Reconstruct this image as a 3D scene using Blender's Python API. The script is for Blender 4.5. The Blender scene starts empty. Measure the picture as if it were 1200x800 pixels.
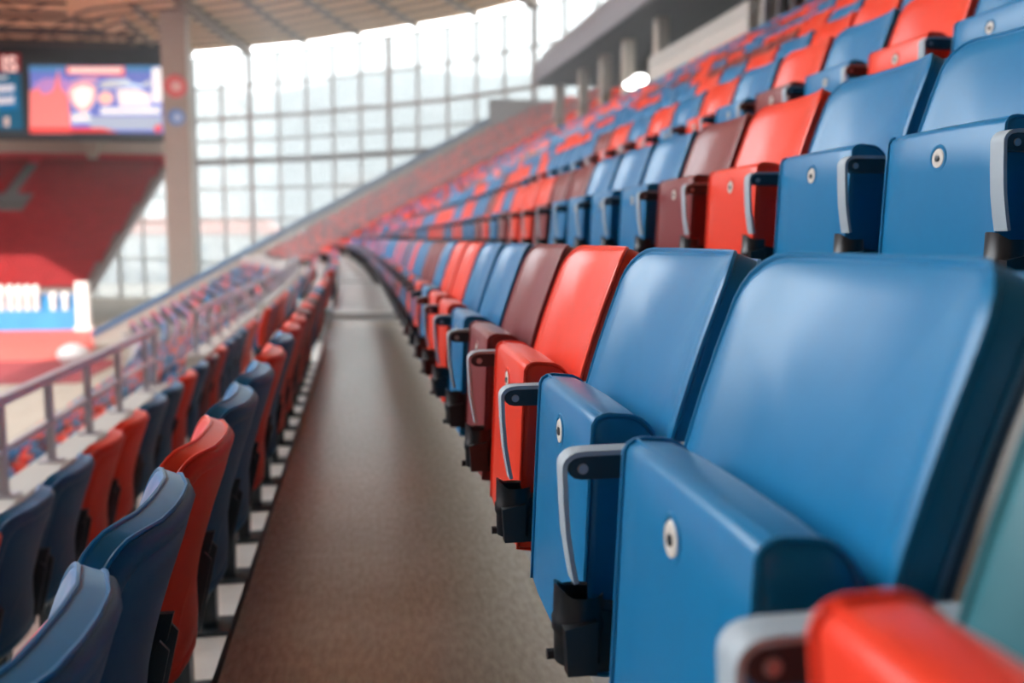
import bpy, math, random
from math import sin, cos, pi, sqrt
from mathutils import Vector

scn = bpy.context.scene
col = scn.collection
random.seed(7)

# ------------------------------------------------------------------ camera
H = 0.93                      # eye height above the walkway floor (world z = 0)
PSI, TH, FPX = 0.1564, 0.1095, 1100.0
cam_d = bpy.data.cameras.new('camera')
cam_d.sensor_width = 36.0
cam_d.lens = FPX / 1200.0 * 36.0
cam_d.clip_start = 0.02
cam_d.clip_end = 2000
cam_d.dof.use_dof = True
cam_d.dof.focus_distance = 1.45
cam_d.dof.aperture_fstop = 2.6
cam = bpy.data.objects.new('camera', cam_d)
col.objects.link(cam)
cam.location = (0, 0, H)
cam.rotation_euler = (pi / 2 - TH, 0, -PSI)
scn.camera = cam

# ------------------------------------------------------------------ world, sun, exposure
w = bpy.data.worlds.new('sky')
scn.world = w
w.use_nodes = True
nt = w.node_tree
bg = nt.nodes['Background']
bg.inputs['Color'].default_value = (0.92, 0.965, 1.0, 1)
bg.inputs['Strength'].default_value = 5.5
sun_d = bpy.data.lights.new('sun', 'SUN')
sun_d.energy = 4.5
sun_d.angle = 0.01
sun_d.color = (1.0, 0.93, 0.84)
sun = bpy.data.objects.new('sun', sun_d)
col.objects.link(sun)
TO_SUN = Vector((0.04, -0.84, 0.54)).normalized()
sun.rotation_euler = TO_SUN.to_track_quat('Z', 'Y').to_euler()
scn.view_settings.view_transform = 'Standard'
scn.view_settings.look = 'None'
scn.view_settings.gamma = 1
scn.view_settings.use_curve_mapping = False
scn.view_settings.exposure = 0.78

# ------------------------------------------------------------------ materials
def mat(name, rgb, rough=0.5, metal=0.0, spec=0.5, var=0.0, scale=20.0, bump=0.0, bscale=200.0,
        coat=0.0, emit=0.0, stretch=None, rvar=0.0, sheen=0.0):
    m = bpy.data.materials.new(name)
    m.use_nodes = True
    t = m.node_tree
    b = t.nodes['Principled BSDF']
    b.inputs['Base Color'].default_value = (*rgb, 1)
    b.inputs['Roughness'].default_value = rough
    b.inputs['Metallic'].default_value = metal
    b.inputs['Specular IOR Level'].default_value = spec
    b.inputs['Coat Weight'].default_value = coat
    b.inputs['Sheen Weight'].default_value = sheen
    b.inputs['Sheen Roughness'].default_value = 0.35
    b.inputs['Coat Roughness'].default_value = 0.25
    tc = t.nodes.new('ShaderNodeTexCoord')
    src = tc.outputs['Object']
    if stretch:
        mp = t.nodes.new('ShaderNodeMapping')
        mp.inputs['Scale'].default_value = stretch
        t.links.new(src, mp.inputs['Vector'])
        src = mp.outputs['Vector']
    if var > 0 or rvar > 0:
        n = t.nodes.new('ShaderNodeTexNoise')
        n.inputs['Scale'].default_value = scale
        n.inputs['Detail'].default_value = 5
        t.links.new(src, n.inputs['Vector'])
        if var > 0:
            mr = t.nodes.new('ShaderNodeMapRange')
            mr.inputs['From Min'].default_value = 0.3
            mr.inputs['From Max'].default_value = 0.7
            mr.inputs['To Min'].default_value = 1 - var
            mr.inputs['To Max'].default_value = 1 + var
            t.links.new(n.outputs['Fac'], mr.inputs['Value'])
            hs = t.nodes.new('ShaderNodeHueSaturation')
            hs.inputs['Color'].default_value = (*rgb, 1)
            t.links.new(mr.outputs['Result'], hs.inputs['Value'])
            t.links.new(hs.outputs['Color'], b.inputs['Base Color'])
        if rvar > 0:
            m2 = t.nodes.new('ShaderNodeMapRange')
            m2.inputs['From Min'].default_value = 0.3
            m2.inputs['From Max'].default_value = 0.7
            m2.inputs['To Min'].default_value = rough - rvar
            m2.inputs['To Max'].default_value = rough + rvar
            t.links.new(n.outputs['Fac'], m2.inputs['Value'])
            t.links.new(m2.outputs['Result'], b.inputs['Roughness'])
    if bump > 0:
        n2 = t.nodes.new('ShaderNodeTexNoise')
        n2.inputs['Scale'].default_value = bscale
        n2.inputs['Detail'].default_value = 3
        t.links.new(src, n2.inputs['Vector'])
        bp = t.nodes.new('ShaderNodeBump')
        bp.inputs['Strength'].default_value = bump
        bp.inputs['Distance'].default_value = 0.002
        t.links.new(n2.outputs['Fac'], bp.inputs['Height'])
        t.links.new(bp.outputs['Normal'], b.inputs['Normal'])
    if emit > 0:
        b.inputs['Emission Color'].default_value = (*rgb, 1)
        b.inputs['Emission Strength'].default_value = emit
    return m

SEATRGB = {'blue': (0.004, 0.17, 0.38), 'red': (0.82, 0.050, 0.022), 'maroon': (0.20, 0.036, 0.040),
           'teal': (0.03, 0.16, 0.20)}
VIN = {}
SHELL = {}
for k, c in SEATRGB.items():
    VIN[k] = mat('vinyl_' + k, c, rough=0.31, spec=0.34, var=0.025, scale=40, bump=0.03, bscale=420, rvar=0.015, sheen=0.08)
    SHELL[k] = mat('plastic_' + k, tuple(x * (0.45 if k == 'blue' else 0.6) for x in c), rough=0.5, spec=0.35, bump=0.05, bscale=600)
M_BLACK = mat('black_plastic', (0.008, 0.011, 0.014), rough=0.38, spec=0.5, bump=0.1, bscale=300)
M_DARKMET = mat('dark_painted_metal', (0.018, 0.034, 0.046), rough=0.42, spec=0.5)
M_STRAP = mat('grey_plastic_band', (0.36, 0.44, 0.50), rough=0.5, bump=0.3, bscale=900)
M_WASH = mat('white_nylon_washer', (0.62, 0.60, 0.55), rough=0.45)
M_STEEL = mat('brushed_steel', (0.42, 0.42, 0.45), rough=0.42, metal=0.8)
M_GALV = mat('galvanised_rail', (0.47, 0.46, 0.50), rough=0.45, metal=0.35)
M_WALK = mat('walkway_rubber', (0.42, 0.375, 0.315), rough=0.22, spec=0.7, var=0.16, scale=30, bump=0.25, bscale=160, rvar=0.03, stretch=(2.4, 0.7, 1))
M_PALE = mat('pale_concrete_and_lit_floor', (0.82, 0.81, 0.78), spec=0.7, rough=0.25, var=0.12, scale=4, bump=0.3, bscale=120)  # lower treads and steps; also carries the painted brightness of the far walkway
M_CONC = mat('concrete', (0.38, 0.365, 0.345), rough=0.75, var=0.12, scale=3, bump=0.3, bscale=90)
M_JOINT = mat('dark_concrete', (0.12, 0.115, 0.11), rough=0.6, var=0.1, scale=6)
M_BEIGE = mat('beige_render', (0.50, 0.44, 0.37), rough=0.8, var=0.05, scale=2)
M_WHITEW = mat('white_wall_paint', (0.52, 0.50, 0.46), rough=0.7, var=0.03, scale=1)
M_GREYM = mat('grey_metal_cladding', (0.30, 0.30, 0.33), rough=0.5, metal=0.2)
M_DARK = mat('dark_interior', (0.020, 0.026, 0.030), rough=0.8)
M_BLUEP = mat('blue_painted_steel', (0.06, 0.16, 0.30), rough=0.45)
M_TAN = mat('tan_roof_lining', (0.74, 0.52, 0.29), rough=0.8, var=0.12, scale=0.6, stretch=(1, 6, 1))
M_BEAM = mat('brown_roof_beam', (0.15, 0.11, 0.075), rough=0.7)
M_TRUSS = mat('dark_roof_truss', (0.05, 0.05, 0.045), rough=0.7)
M_FARRED = mat('far_red_seats', (0.24, 0.018, 0.020), rough=0.8, spec=0.15, var=0.15, scale=0.7)
M_REDBAND = mat('red_fascia', (0.55, 0.02, 0.03), rough=0.5)
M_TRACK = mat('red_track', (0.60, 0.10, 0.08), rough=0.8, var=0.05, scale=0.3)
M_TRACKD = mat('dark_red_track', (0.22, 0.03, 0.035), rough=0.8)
M_BANNER = mat('blue_hoarding', (0.03, 0.20, 0.42), rough=0.5, var=0.1, scale=0.5)
M_WHITE = mat('white_paint', (0.62, 0.61, 0.58), rough=0.5)
M_PILLAR = mat('pillar_concrete', (0.34, 0.29, 0.24), rough=0.8, var=0.05, scale=0.6)
M_MULL = mat('mullion_grey', (0.48, 0.47, 0.46), rough=0.5, metal=0.2)
M_TRANS = mat('transom_bronze', (0.10, 0.075, 0.05), rough=0.5)
M_EARTH = mat('outside_ground', (0.45, 0.43, 0.40), rough=0.9, var=0.1, scale=0.05)
M_CITY = mat('pale_building', (0.40, 0.41, 0.42), rough=0.8, var=0.03, scale=0.05)
M_CITYW = mat('pale_window', (0.25, 0.28, 0.31), rough=0.3)
M_CITYR = mat('pink_roof', (0.55, 0.26, 0.22), rough=0.8)
M_HILL = mat('hazy_hill', (0.30, 0.33, 0.345), rough=0.9)
M_SIGNR = mat('red_sign', (0.65, 0.06, 0.06), rough=0.4)
M_SIGNB = mat('blue_sign', (0.08, 0.22, 0.55), rough=0.4)
M_HOUS = mat('screen_housing', (0.012, 0.030, 0.040), rough=0.5)

def glass_mat():
    m = bpy.data.materials.new('facade_glass')
    m.use_nodes = True
    t = m.node_tree
    t.nodes.clear()
    o = t.nodes.new('ShaderNodeOutputMaterial')
    tr = t.nodes.new('ShaderNodeBsdfTransparent')
    tr.inputs['Color'].default_value = (0.535, 0.545, 0.54, 1)
    gl = t.nodes.new('ShaderNodeBsdfGlossy')
    gl.inputs['Roughness'].default_value = 0.05
    df = t.nodes.new('ShaderNodeBsdfTranslucent')
    df.inputs['Color'].default_value = (0.9, 0.95, 0.97, 1)
    a = t.nodes.new('ShaderNodeMixShader')
    a.inputs['Fac'].default_value = 0.12
    b = t.nodes.new('ShaderNodeMixShader')
    b.inputs['Fac'].default_value = 0.06
    t.links.new(tr.outputs[0], a.inputs[1])
    t.links.new(df.outputs[0], a.inputs[2])
    t.links.new(a.outputs[0], b.inputs[1])
    t.links.new(gl.outputs[0], b.inputs[2])
    t.links.new(b.outputs[0], o.inputs['Surface'])
    return m
M_GLASS = glass_mat()

# ------------------------------------------------------------------ mesh helpers
class MB:
    def __init__(self):
        self.v, self.f, self.mi = [], [], []
    def add(self, vs, fs, mi=0):
        o = len(self.v)
        self.v += [tuple(p) for p in vs]
        self.f += [tuple(i + o for i in f) for f in fs]
        self.mi += [mi] * len(fs)
        return self
    def box(self, x0, x1, y0, y1, z0, z1, mi=0):
        vs = [(x0, y0, z0), (x1, y0, z0), (x1, y1, z0), (x0, y1, z0), (x0, y0, z1), (x1, y0, z1), (x1, y1, z1), (x0, y1, z1)]
        return self.add(vs, BOXF, mi)
    def beam(self, p, q, wx, wz, mi=0, up=(0, 0, 1)):
        p, q = Vector(p), Vector(q)
        d = (q - p).normalized()
        u = Vector(up)
        s = d.cross(u)
        if s.length < 1e-4:
            s = d.cross(Vector((1, 0, 0)))
        s.normalize()
        u = s.cross(d).normalized()
        a, b = s * wx / 2, u * wz / 2
        vs = [p - a - b, p + a - b, q + a - b, q - a - b, p - a + b, p + a + b, q + a + b, q - a + b]
        return self.add(vs, BOXF, mi)
    def loft(self, rings, c0=None, c1=None, closed=True, mi=0):
        n = len(rings[0])
        vs = [p for r in rings for p in r]
        fs = []
        for i in range(len(rings) - 1):
            for j in range(n if closed else n - 1):
                k = (j + 1) % n
                fs.append((i * n + j, i * n + k, (i + 1) * n + k, (i + 1) * n + j))
        if c0 is not None:
            vs.append(c0)
            for j in range(n):
                fs.append((len(vs) - 1, (j + 1) % n, j))
        if c1 is not None:
            vs.append(c1)
            b = (len(rings) - 1) * n
            for j in range(n):
                fs.append((len(vs) - 1, b + j, b + (j + 1) % n))
        return self.add(vs, fs, mi)
    def prism(self, poly, ax, t0, t1, mi=0):
        """extrude a 2-D polygon along an axis ('x','y','z')"""
        def P(a, b, t):
            return {'y': (a, t, b), 'x': (t, a, b), 'z': (a, b, t)}[ax]
        n = len(poly)
        vs = [P(a, b, t0) for a, b in poly] + [P(a, b, t1) for a, b in poly]
        fs = [(j, (j + 1) % n, n + (j + 1) % n, n + j) for j in range(n)]
        fs += [tuple(range(n - 1, -1, -1)), tuple(range(n, 2 * n))]
        return self.add(vs, fs, mi)
    def tube(self, pts, r, seg=8, closed=False, mi=0, caps=True):
        P = [Vector(p) for p in pts]
        n = len(P)
        rings = []
        ref = None
        for i in range(n):
            a = P[i - 1] if (i > 0 or closed) else P[i]
            b = P[(i + 1) % n] if (i < n - 1 or closed) else P[i]
            d = (b - a)
            d = d.normalized() if d.length > 1e-9 else Vector((0, 1, 0))
            if ref is None:
                ref = Vector((0, 0, 1)) if abs(d.z) < 0.9 else Vector((1, 0, 0))
            s = d.cross(ref)
            s.normalize()
            u = s.cross(d).normalized()
            ref = u
            rings.append([P[i] + s * (r * cos(2 * pi * k / seg)) + u * (r * sin(2 * pi * k / seg)) for k in range(seg)])
        if closed:
            rings.append(rings[0])
            return self.loft(rings, mi=mi)
        return self.loft(rings, P[0] if caps else None, P[-1] if caps else None, mi=mi)
    def lathe(self, prof, c, axis='z', seg=16, mi=0):
        rings = []
        for r, h in prof:
            ring = []
            for k in range(seg):
                a = 2 * pi * k / seg
                p = {'z': (r * cos(a), r * sin(a), h), 'x': (h, r * cos(a), r * sin(a)), 'y': (r * cos(a), h, r * sin(a))}[axis]
                ring.append((p[0] + c[0], p[1] + c[1], p[2] + c[2]))
            rings.append(ring)
        def ctr(h):
            p = {'z': (0, 0, h), 'x': (h, 0, 0), 'y': (0, h, 0)}[axis]
            return (p[0] + c[0], p[1] + c[1], p[2] + c[2])
        return self.loft(rings, ctr(prof[0][1]), ctr(prof[-1][1]), mi=mi)
    def mesh(self, name, mats, smooth=True, angle=40):
        me = bpy.data.meshes.new(name)
        me.from_pydata(self.v, [], self.f)
        for m in (mats if isinstance(mats, (list, tuple)) else [mats]):
            me.materials.append(m)
        if any(self.mi):
            me.polygons.foreach_set('material_index', self.mi)
        import bmesh
        bm = bmesh.new()
        bm.from_mesh(me)
        bmesh.ops.recalc_face_normals(bm, faces=bm.faces)
        bm.to_mesh(me)
        bm.free()
        if smooth:
            me.shade_smooth()
            me.set_sharp_from_angle(angle=math.radians(angle))
        me.update()
        return me
BOXF = [(0, 3, 2, 1), (4, 5, 6, 7), (0, 1, 5, 4), (1, 2, 6, 5), (2, 3, 7, 6), (3, 0, 4, 7)]

def link(name, me, parent=None):
    o = bpy.data.objects.new(name, me)
    col.objects.link(o)
    if parent is not None:
        o.parent = parent
    return o
def build(name, mb, mats, parent=None, smooth=True, angle=40):
    return link(name, mb.mesh(name, mats, smooth, angle), parent)
def tag(o, label=None, cat=None, group=None, kind=None):
    if label: o['label'] = label
    if cat: o['category'] = cat
    if group: o['group'] = group
    if kind: o['kind'] = kind
    return o
def empty(name, loc, rz=0.0):
    o = bpy.data.objects.new(name, None)
    o.empty_display_size = 0.1
    col.objects.link(o)
    o.location = loc
    o.rotation_euler = (0, 0, rz)
    return o
def struct(name, mb, mats, label=None, parent=None, smooth=False):
    o = build(name, mb, mats, parent, smooth)
    if parent is None:
        o['kind'] = 'structure'
    if label:
        o['label'] = label
    return o

# ------------------------------------------------------------------ layout of the stand
T, R = 0.782, 0.425           # tread depth and rise of a row
EDGE0 = -0.316                # valley-side edge of the walkway tread
Y0, Y1 = -2.5, 80.0
NTOP, NEND = 12, 24           # rows above the walkway: in the main block, in the red end block
YB = 47.6                     # where the end block begins
XTOP = EDGE0 + (NTOP + 1) * T
XEND = EDGE0 + (NEND + 1) * T
def S(y):                     # the bowl bends towards the pitch
    s = -0.0005 * y * y
    if y > 45:
        s -= (y - 45) ** 2 / 266.0
    return s
def dS(y):
    return -0.001 * y - (2 * (y - 45) / 266.0 if y > 45 else 0)
def RZ(n):                    # floor level of row n; the stand steepens a little above the second row
    return n * R + (0.045 if n >= 2 else 0.0)
def sweep(mb, prof, ya, yb, step=2.5, mi=0, caps=True):
    n = max(1, int(math.ceil((yb - ya) / step)))
    rings = []
    for i in range(n + 1):
        y = ya + (yb - ya) * i / n
        rings.append([(x + S(y), y, z) for x, z in prof])
    m = len(prof)
    mb.loft(rings, mi=mi)
    if caps:
        mb.add(rings[0], [tuple(range(m))], mi)
        mb.add(rings[-1], [tuple(range(m - 1, -1, -1))], mi)
    return mb
STAIRS = [10.7, 20.0, 29.2, 38.4, 47.6, 56.8, 66.0]
SW = 1.15
def in_stair(y, half=0.25):
    return any(s - half * 0.8 < y < s + SW + half * 0.8 for s in STAIRS)

# ---- floor of the walkway: dark rubber near, brightness painted as pale stretches beyond the first stair
b = MB()
sweep(b, [(EDGE0, 0), (EDGE0 + T + 0.02, 0), (EDGE0 + T + 0.02, -0.12), (EDGE0, -0.12)], Y0, STAIRS[0])
floor = struct('floor', b, M_WALK, 'dark brown rubber floor of the walkway between the seat rows')
ys = STAIRS + [Y1]
for i, s in enumerate(STAIRS):
    b = MB()
    sweep(b, [(EDGE0, 0.0), (EDGE0 + T + 0.02, 0.0), (EDGE0 + T + 0.02, -0.12), (EDGE0, -0.12)], s, s + SW)
    link('floor_joint', b.mesh('floor_joint', M_JOINT, False), floor)
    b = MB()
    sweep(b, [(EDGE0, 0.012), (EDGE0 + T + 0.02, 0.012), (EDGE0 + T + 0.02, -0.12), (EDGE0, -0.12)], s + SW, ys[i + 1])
    link('floor_painted_light', b.mesh('floor_painted_light', M_PALE, False), floor)  # sun and sky glare on the floor put into the pale colour
b = MB()
sweep(b, [(EDGE0 - 0.012, 0.004), (EDGE0, 0.004), (EDGE0, -0.05), (EDGE0 - 0.012, -0.05)], Y0, Y1)
link('floor_edge', b.mesh('floor_edge', M_DARKMET, False), floor)

# ---- terrace treads above and below
def tread(n):
    b = MB()
    ya = YB if n > NTOP else Y0
    x0, x1 = EDGE0 + n * T, EDGE0 + (n + 1) * T
    z = RZ(n)
    sweep(b, [(x0, z), (x1 + 0.05, z), (x1 + 0.05, z - 0.5), (x0, z - 0.5)], ya, Y1)
    return b
terr = struct('terrace', tread(1), M_CONC, 'concrete terrace steps that carry the seat rows')
for n in list(range(2, NEND + 1)) + [-1, -2]:
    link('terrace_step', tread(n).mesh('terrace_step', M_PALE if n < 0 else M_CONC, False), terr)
b = MB()
sweep(b, [(EDGE0, -0.12), (EDGE0 + T, -0.12), (EDGE0 + T, -0.5), (EDGE0, -0.5)], Y0, Y1)
link('terrace_step', b.mesh('terrace_step', M_CONC, False), terr)
# kerb in front of the second row down, then the lower tier
XK = -2.0
b = MB()
sweep(b, [(XK - 0.11, -0.51), (XK + 0.11, -0.51), (XK + 0.11, -1.6), (XK - 0.11, -1.6)], Y0, STAIRS[0] - 1.0)
for i, s in enumerate(STAIRS):
    e = (STAIRS[i + 1] - 0.2) if i + 1 < len(STAIRS) else Y1
    sweep(b, [(XK - 0.11, -0.51), (XK + 0.11, -0.51), (XK + 0.11, -1.6), (XK - 0.11, -1.6)], s + SW + 0.1, e)
struct('wall_kerb', b, M_WHITEW, 'low whitish kerb wall under the steel guard rails')
XL, ZL, NL = -2.35, -1.95, 12
b = MB()
for j in range(NL):
    x1, x0, z = XL - j * T, XL - (j + 1) * T, ZL - j * R
    sweep(b, [(x0, z), (x1 + 0.3, z), (x1 + 0.3, z - 0.6), (x0, z - 0.6)], Y0, Y1)
struct('terrace_lower', b, M_CONC, 'lower tier of concrete steps beyond the guard rail')
ZF = -7.7
XFRONT = XL - NL * T
b = MB()
b.box(-160, 60, -60, 200, ZF - 0.4, ZF)
struct('floor_ground', b, mat('tan_apron', (0.30, 0.25, 0.20), rough=0.85, var=0.08, scale=0.2), 'tan apron floor below the stands')

# ---- half steps of the radial stairs
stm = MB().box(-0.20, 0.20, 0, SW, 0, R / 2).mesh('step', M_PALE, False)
for s in STAIRS[2:5]:
    for n in range(2, NTOP + 1):
        y = s
        o = link('step', stm, terr)
        o.location = (EDGE0 + n * T + S(y + SW / 2) - 0.18, y, RZ(n - 1))

# ------------------------------------------------------------------ seat meshes
def rrect(wd, h, rt, rb, nh=5, nv=7, na=4):
    """rounded rectangle, a in [-w/2,w/2], b in [0,h]; counter-clockwise"""
    pts = []
    hw = wd / 2
    def arc(cx, cy, r, a0, a1):
        for i in range(na + 1):
            a = a0 + (a1 - a0) * i / na
            pts.append((cx + r * cos(a), cy + r * sin(a)))
    def line(p, q, n):
        for i in range(1, n):
            pts.append((p[0] + (q[0] - p[0]) * i / n, p[1] + (q[1] - p[1]) * i / n))
    arc(hw - rb, rb, rb, -pi / 2, 0)
    line((hw, rb), (hw, h - rt), nv)
    arc(hw - rt, h - rt, rt, 0, pi / 2)
    line((hw - rt, h), (-hw + rt, h), nh)
    arc(-hw + rt, h - rt, rt, pi / 2, pi)
    line((-hw, h - rt), (-hw, rb), nv)
    arc(-hw + rb, rb, rb, pi, 1.5 * pi)
    line((-hw + rb, 0), (hw - rb, 0), nh)
    return pts
BW, BH, BZ = 0.452, 0.50, 0.415
def smooth01(t):
    t = max(0.0, min(1.0, t))
    return t * t * (3 - 2 * t)
def bend(a, bb, c):
    """flat back coordinates (width, height, depth) -> seat coordinates"""
    t = bb / BH
    q = max(0.0, (t - 0.30) / 0.70)
    x = 0.388 + 0.104 * q ** 1.35
    dx = 0.104 * 1.35 * q ** 0.35 / (0.70 * BH)
    L = sqrt(1 + dx * dx)
    u = abs(a) / (BW / 2)
    wing = -0.040 * (0.35 * u * u + 0.65 * smooth01((u - 0.35) / 0.65) * u)
    cc = c * (1 - 0.15 * u)
    return (x + cc / L + wing, a, BZ + bb - cc * dx / L)
def scaled(pts, s, cx, cy):
    return [((p[0] - cx) * s + cx, (p[1] - cy) * s + cy) for p in pts]
def inset(pts, d, wd, h):
    return [((p[0]) * (1 - 2 * d / wd), (p[1] - h / 2) * (1 - 2 * d / h) + h / 2) for p in pts]
def back_pad(hi=True):
    mb = MB()
    o = rrect(BW, BH, 0.055, 0.03, *((5, 7, 5) if hi else (3, 4, 2)))
    rings = []
    for s in ((0.25, 0.5, 0.72, 0.88) if hi else (0.6,)):
        u = s * s
        rings.append([bend(a, bb, -0.010 * (1 - u)) for a, bb in scaled(inset(o, 0.013, BW, BH), s, 0, BH / 2)])
    for d, c in (((0.013, 0.0), (0.006, 0.0035), (0.0015, 0.009), (0.0, 0.016), (0.0, 0.050)) if hi else ((0.010, 0.0), (0, 0.012), (0, 0.050))):
        rings.append([bend(a, bb, c) for a, bb in inset(o, d, BW, BH)])
    mb.loft(rings, bend(0, BH / 2, -0.010), bend(0, BH / 2, 0.050))
    return mb
def back_pipe():
    mb = MB()
    o = rrect(BW, BH, 0.055, 0.03, 5, 8, 5)
    mb.tube([bend(a, bb, 0.006) for a, bb in inset(o, 0.002, BW, BH)], 0.0042, 6, closed=True)
    mb.tube([bend(a, bb, 0.046) for a, bb in inset(o, -0.001, BW, BH)], 0.0030, 5, closed=True)
    return mb
def back_shell(hi=True):
    mb = MB()
    o = rrect(BW, BH + 0.0, 0.055, 0.03, *((5, 7, 5) if hi else (3, 4, 2)))
    rings = [[bend(a, bb, 0.0502) for a, bb in inset(o, 0.002, BW, BH)],
             [bend(a, bb, 0.060) for a, bb in inset(o, 0.002, BW, BH)],
             [bend(a, bb, 0.068) for a, bb in inset(o, 0.010, BW, BH)]]
    if hi:
        rings += [[bend(a, bb, 0.0690) for a, bb in inset(o, 0.030, BW, BH)],
                  [bend(a, bb, 0.0665) for a, bb in inset(o, 0.033, BW, BH)],
                  [bend(a, bb, 0.0690) for a, bb in inset(o, 0.036, BW, BH)]]
        for s in (0.7, 0.4):
            rings.append([bend(a, bb, 0.072) for a, bb in scaled(o, s, 0, BH / 2)])
    mb.loft(rings, bend(0, BH / 2, 0.0502), bend(0, BH / 2, 0.072))
    return mb
CW = 0.362
def cush_prof(hi=True):
    pts = []
    k = 5 if hi else 1
    def line(p, q, n):
        for i in range(n):
            pts.append((p[0] + (q[0] - p[0]) * i / n, p[1] + (q[1] - p[1]) * i / n))
    line((0.358, 0.372), (0.278, 0.362), 3 if hi else 1)
    line((0.270, 0.370), (0.2825, 0.686), k)
    if hi:
        pts.extend([(0.2835, 0.695), (0.2875, 0.7025), (0.2945, 0.7065)])
    line((0.303, 0.708), (0.326, 0.706), 2)
    n = 8 if hi else 3
    for i in range(n):
        a = pi / 2 - (pi / 2) * i / (n - 1)
        pts.append((0.326 + 0.043 * cos(a), 0.648 + 0.058 * sin(a)))
    line((0.369, 0.640), (0.358, 0.380), k)
    return pts
def cushion(hi=True):
    mb = MB()
    pr = cush_prof(hi)
    cx, cz = 0.323, 0.53
    hw = CW / 2
    def ring(y, ins, sc=1.0):
        out = []
        for x, z in pr:
            dx, dz = x - cx, z - cz
            out.append((cx + dx * sc * (1 - ins / 0.045), y, cz + dz * sc * (1 - ins / 0.16)))
        return out
    rings = []
    if hi:
        seq = [(-hw + 0.001, 0, 0.4), (-hw, 0, 0.75), (-hw + 0.001, 0.005, 1), (-hw + 0.004, 0.0015, 1), (-hw + 0.010, 0, 1),
               (-hw * 0.6, -0.0025, 1), (0, -0.0035, 1), (hw * 0.6, -0.0025, 1), (hw - 0.010, 0, 1), (hw - 0.004, 0.0015, 1),
               (hw - 0.001, 0.005, 1), (hw, 0, 0.75), (hw - 0.001, 0, 0.4)]
    else:
        seq = [(-hw, 0.004, 1), (-hw + 0.008, 0, 1), (hw - 0.008, 0, 1), (hw, 0.004, 1)]
    for y, i, s in seq:
        rings.append(ring(y, i, s))
    mb.loft(rings, (cx, -hw + 0.001, cz), (cx, hw - 0.001, cz))
    return mb
def cush_pipe():
    mb = MB()
    pr = cush_prof(True)
    for s in (-1, 1):
        mb.tube([(0.323 + (x - 0.323) * 1.01, s * (CW / 2 - 0.004), 0.53 + (z - 0.53) * 1.004) for x, z in pr], 0.0034, 6, closed=True)
    n = 8
    mb.tube([(0.2965 - 0.001 * (1 - (2 * i / n - 1) ** 2), (-1 + 2 * i / n) * (CW / 2 - 0.006), 0.7085) for i in range(n + 1)], 0.0022, 5)
    return mb
def button():
    c = (0.2795, 0.0, 0.652)
    mb = MB()
    mb.lathe([(0.0185, 0.003), (0.0185, -0.001), (0.0165, -0.003), (0.009, -0.0032), (0.0085, -0.0022), (0.001, -0.0022)], c, 'x', 20)
    return mb
def button_rim():
    mb = MB()
    n = 22
    mb.tube([(0.2805, 0.0225 * cos(2 * pi * k / n), 0.652 + 0.0225 * sin(2 * pi * k / n)) for k in range(n)], 0.0042, 6, closed=True)
    return mb
def button_bolt():
    mb = MB()
    mb.lathe([(0.0062, -0.002), (0.0062, -0.0045), (0.004, -0.0055), (0.001, -0.0055)], (0.2795, 0.0, 0.652), 'x', 6)
    return mb
AY = 0.25                     # armrest sits in the gap on the far side of the seat
def arm_core():
    mb = MB()
    poly = [(0.445, 0.653), (0.445, 0.686), (0.237, 0.688)]
    for i in range(7):
        a = pi / 2 + pi * i / 6
        poly.append((0.236 + 0.0165 * cos(a), 0.6705 + 0.0165 * sin(a)))
    mb.prism([(x + 0.016, (z - 0.6705) * 0.82 + 0.658) for x, z in poly], 'y', AY - 0.014, AY + 0.014)
    return mb
def arm_strap():
    path = [(0.44, 0.691), (0.36, 0.6925), (0.28, 0.6925), (0.240, 0.692)]
    for i in range(1, 6):
        a = pi / 2 + (pi / 2 + 0.15) * i / 5
        path.append((0.236 + 0.0205 * cos(a), 0.6710 + 0.0205 * sin(a)))
    path += [(0.2175, 0.635), (0.2205, 0.595), (0.226, 0.560), (0.231, 0.535)]
    path = [(x + 0.016, (z - 0.6705) * 0.82 + 0.6585 if z > 0.645 else z - 0.018) for x, z in path]
    t = 0.0062
    L, Rr = [], []
    for i, p in enumerate(path):
        a = path[max(0, i - 1)]
        c = path[min(len(path) - 1, i + 1)]
        d = sqrt((c[0] - a[0]) ** 2 + (c[1] - a[1]) ** 2)
        nx, nz = -(c[1] - a[1]) / d, (c[0] - a[0]) / d
        L.append((p[0] + nx * t / 2, p[1] + nz * t / 2))
        Rr.append((p[0] - nx * t / 2, p[1] - nz * t / 2))
    rings = []
    wd = 0.0165
    for l, r in zip(L, Rr):
        rings.append([(l[0], AY - wd, l[1]), (l[0], AY + wd, l[1]), (r[0], AY + wd, r[1]), (r[0], AY - wd, r[1])])
    return MB().loft(rings, ((L[0][0] + Rr[0][0]) / 2, AY, (L[0][1] + Rr[0][1]) / 2), ((L[-1][0] + Rr[-1][0]) / 2, AY, (L[-1][1] + Rr[-1][1]) / 2))
def arm_screw():
    mb = MB()
    mb.lathe([(0.0065, 0.004), (0.0065, -0.0008), (0.0055, -0.0016), (0.001, -0.0012)], (0.254, AY - 0.0145, 0.6575), 'y', 12)
    return mb
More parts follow.
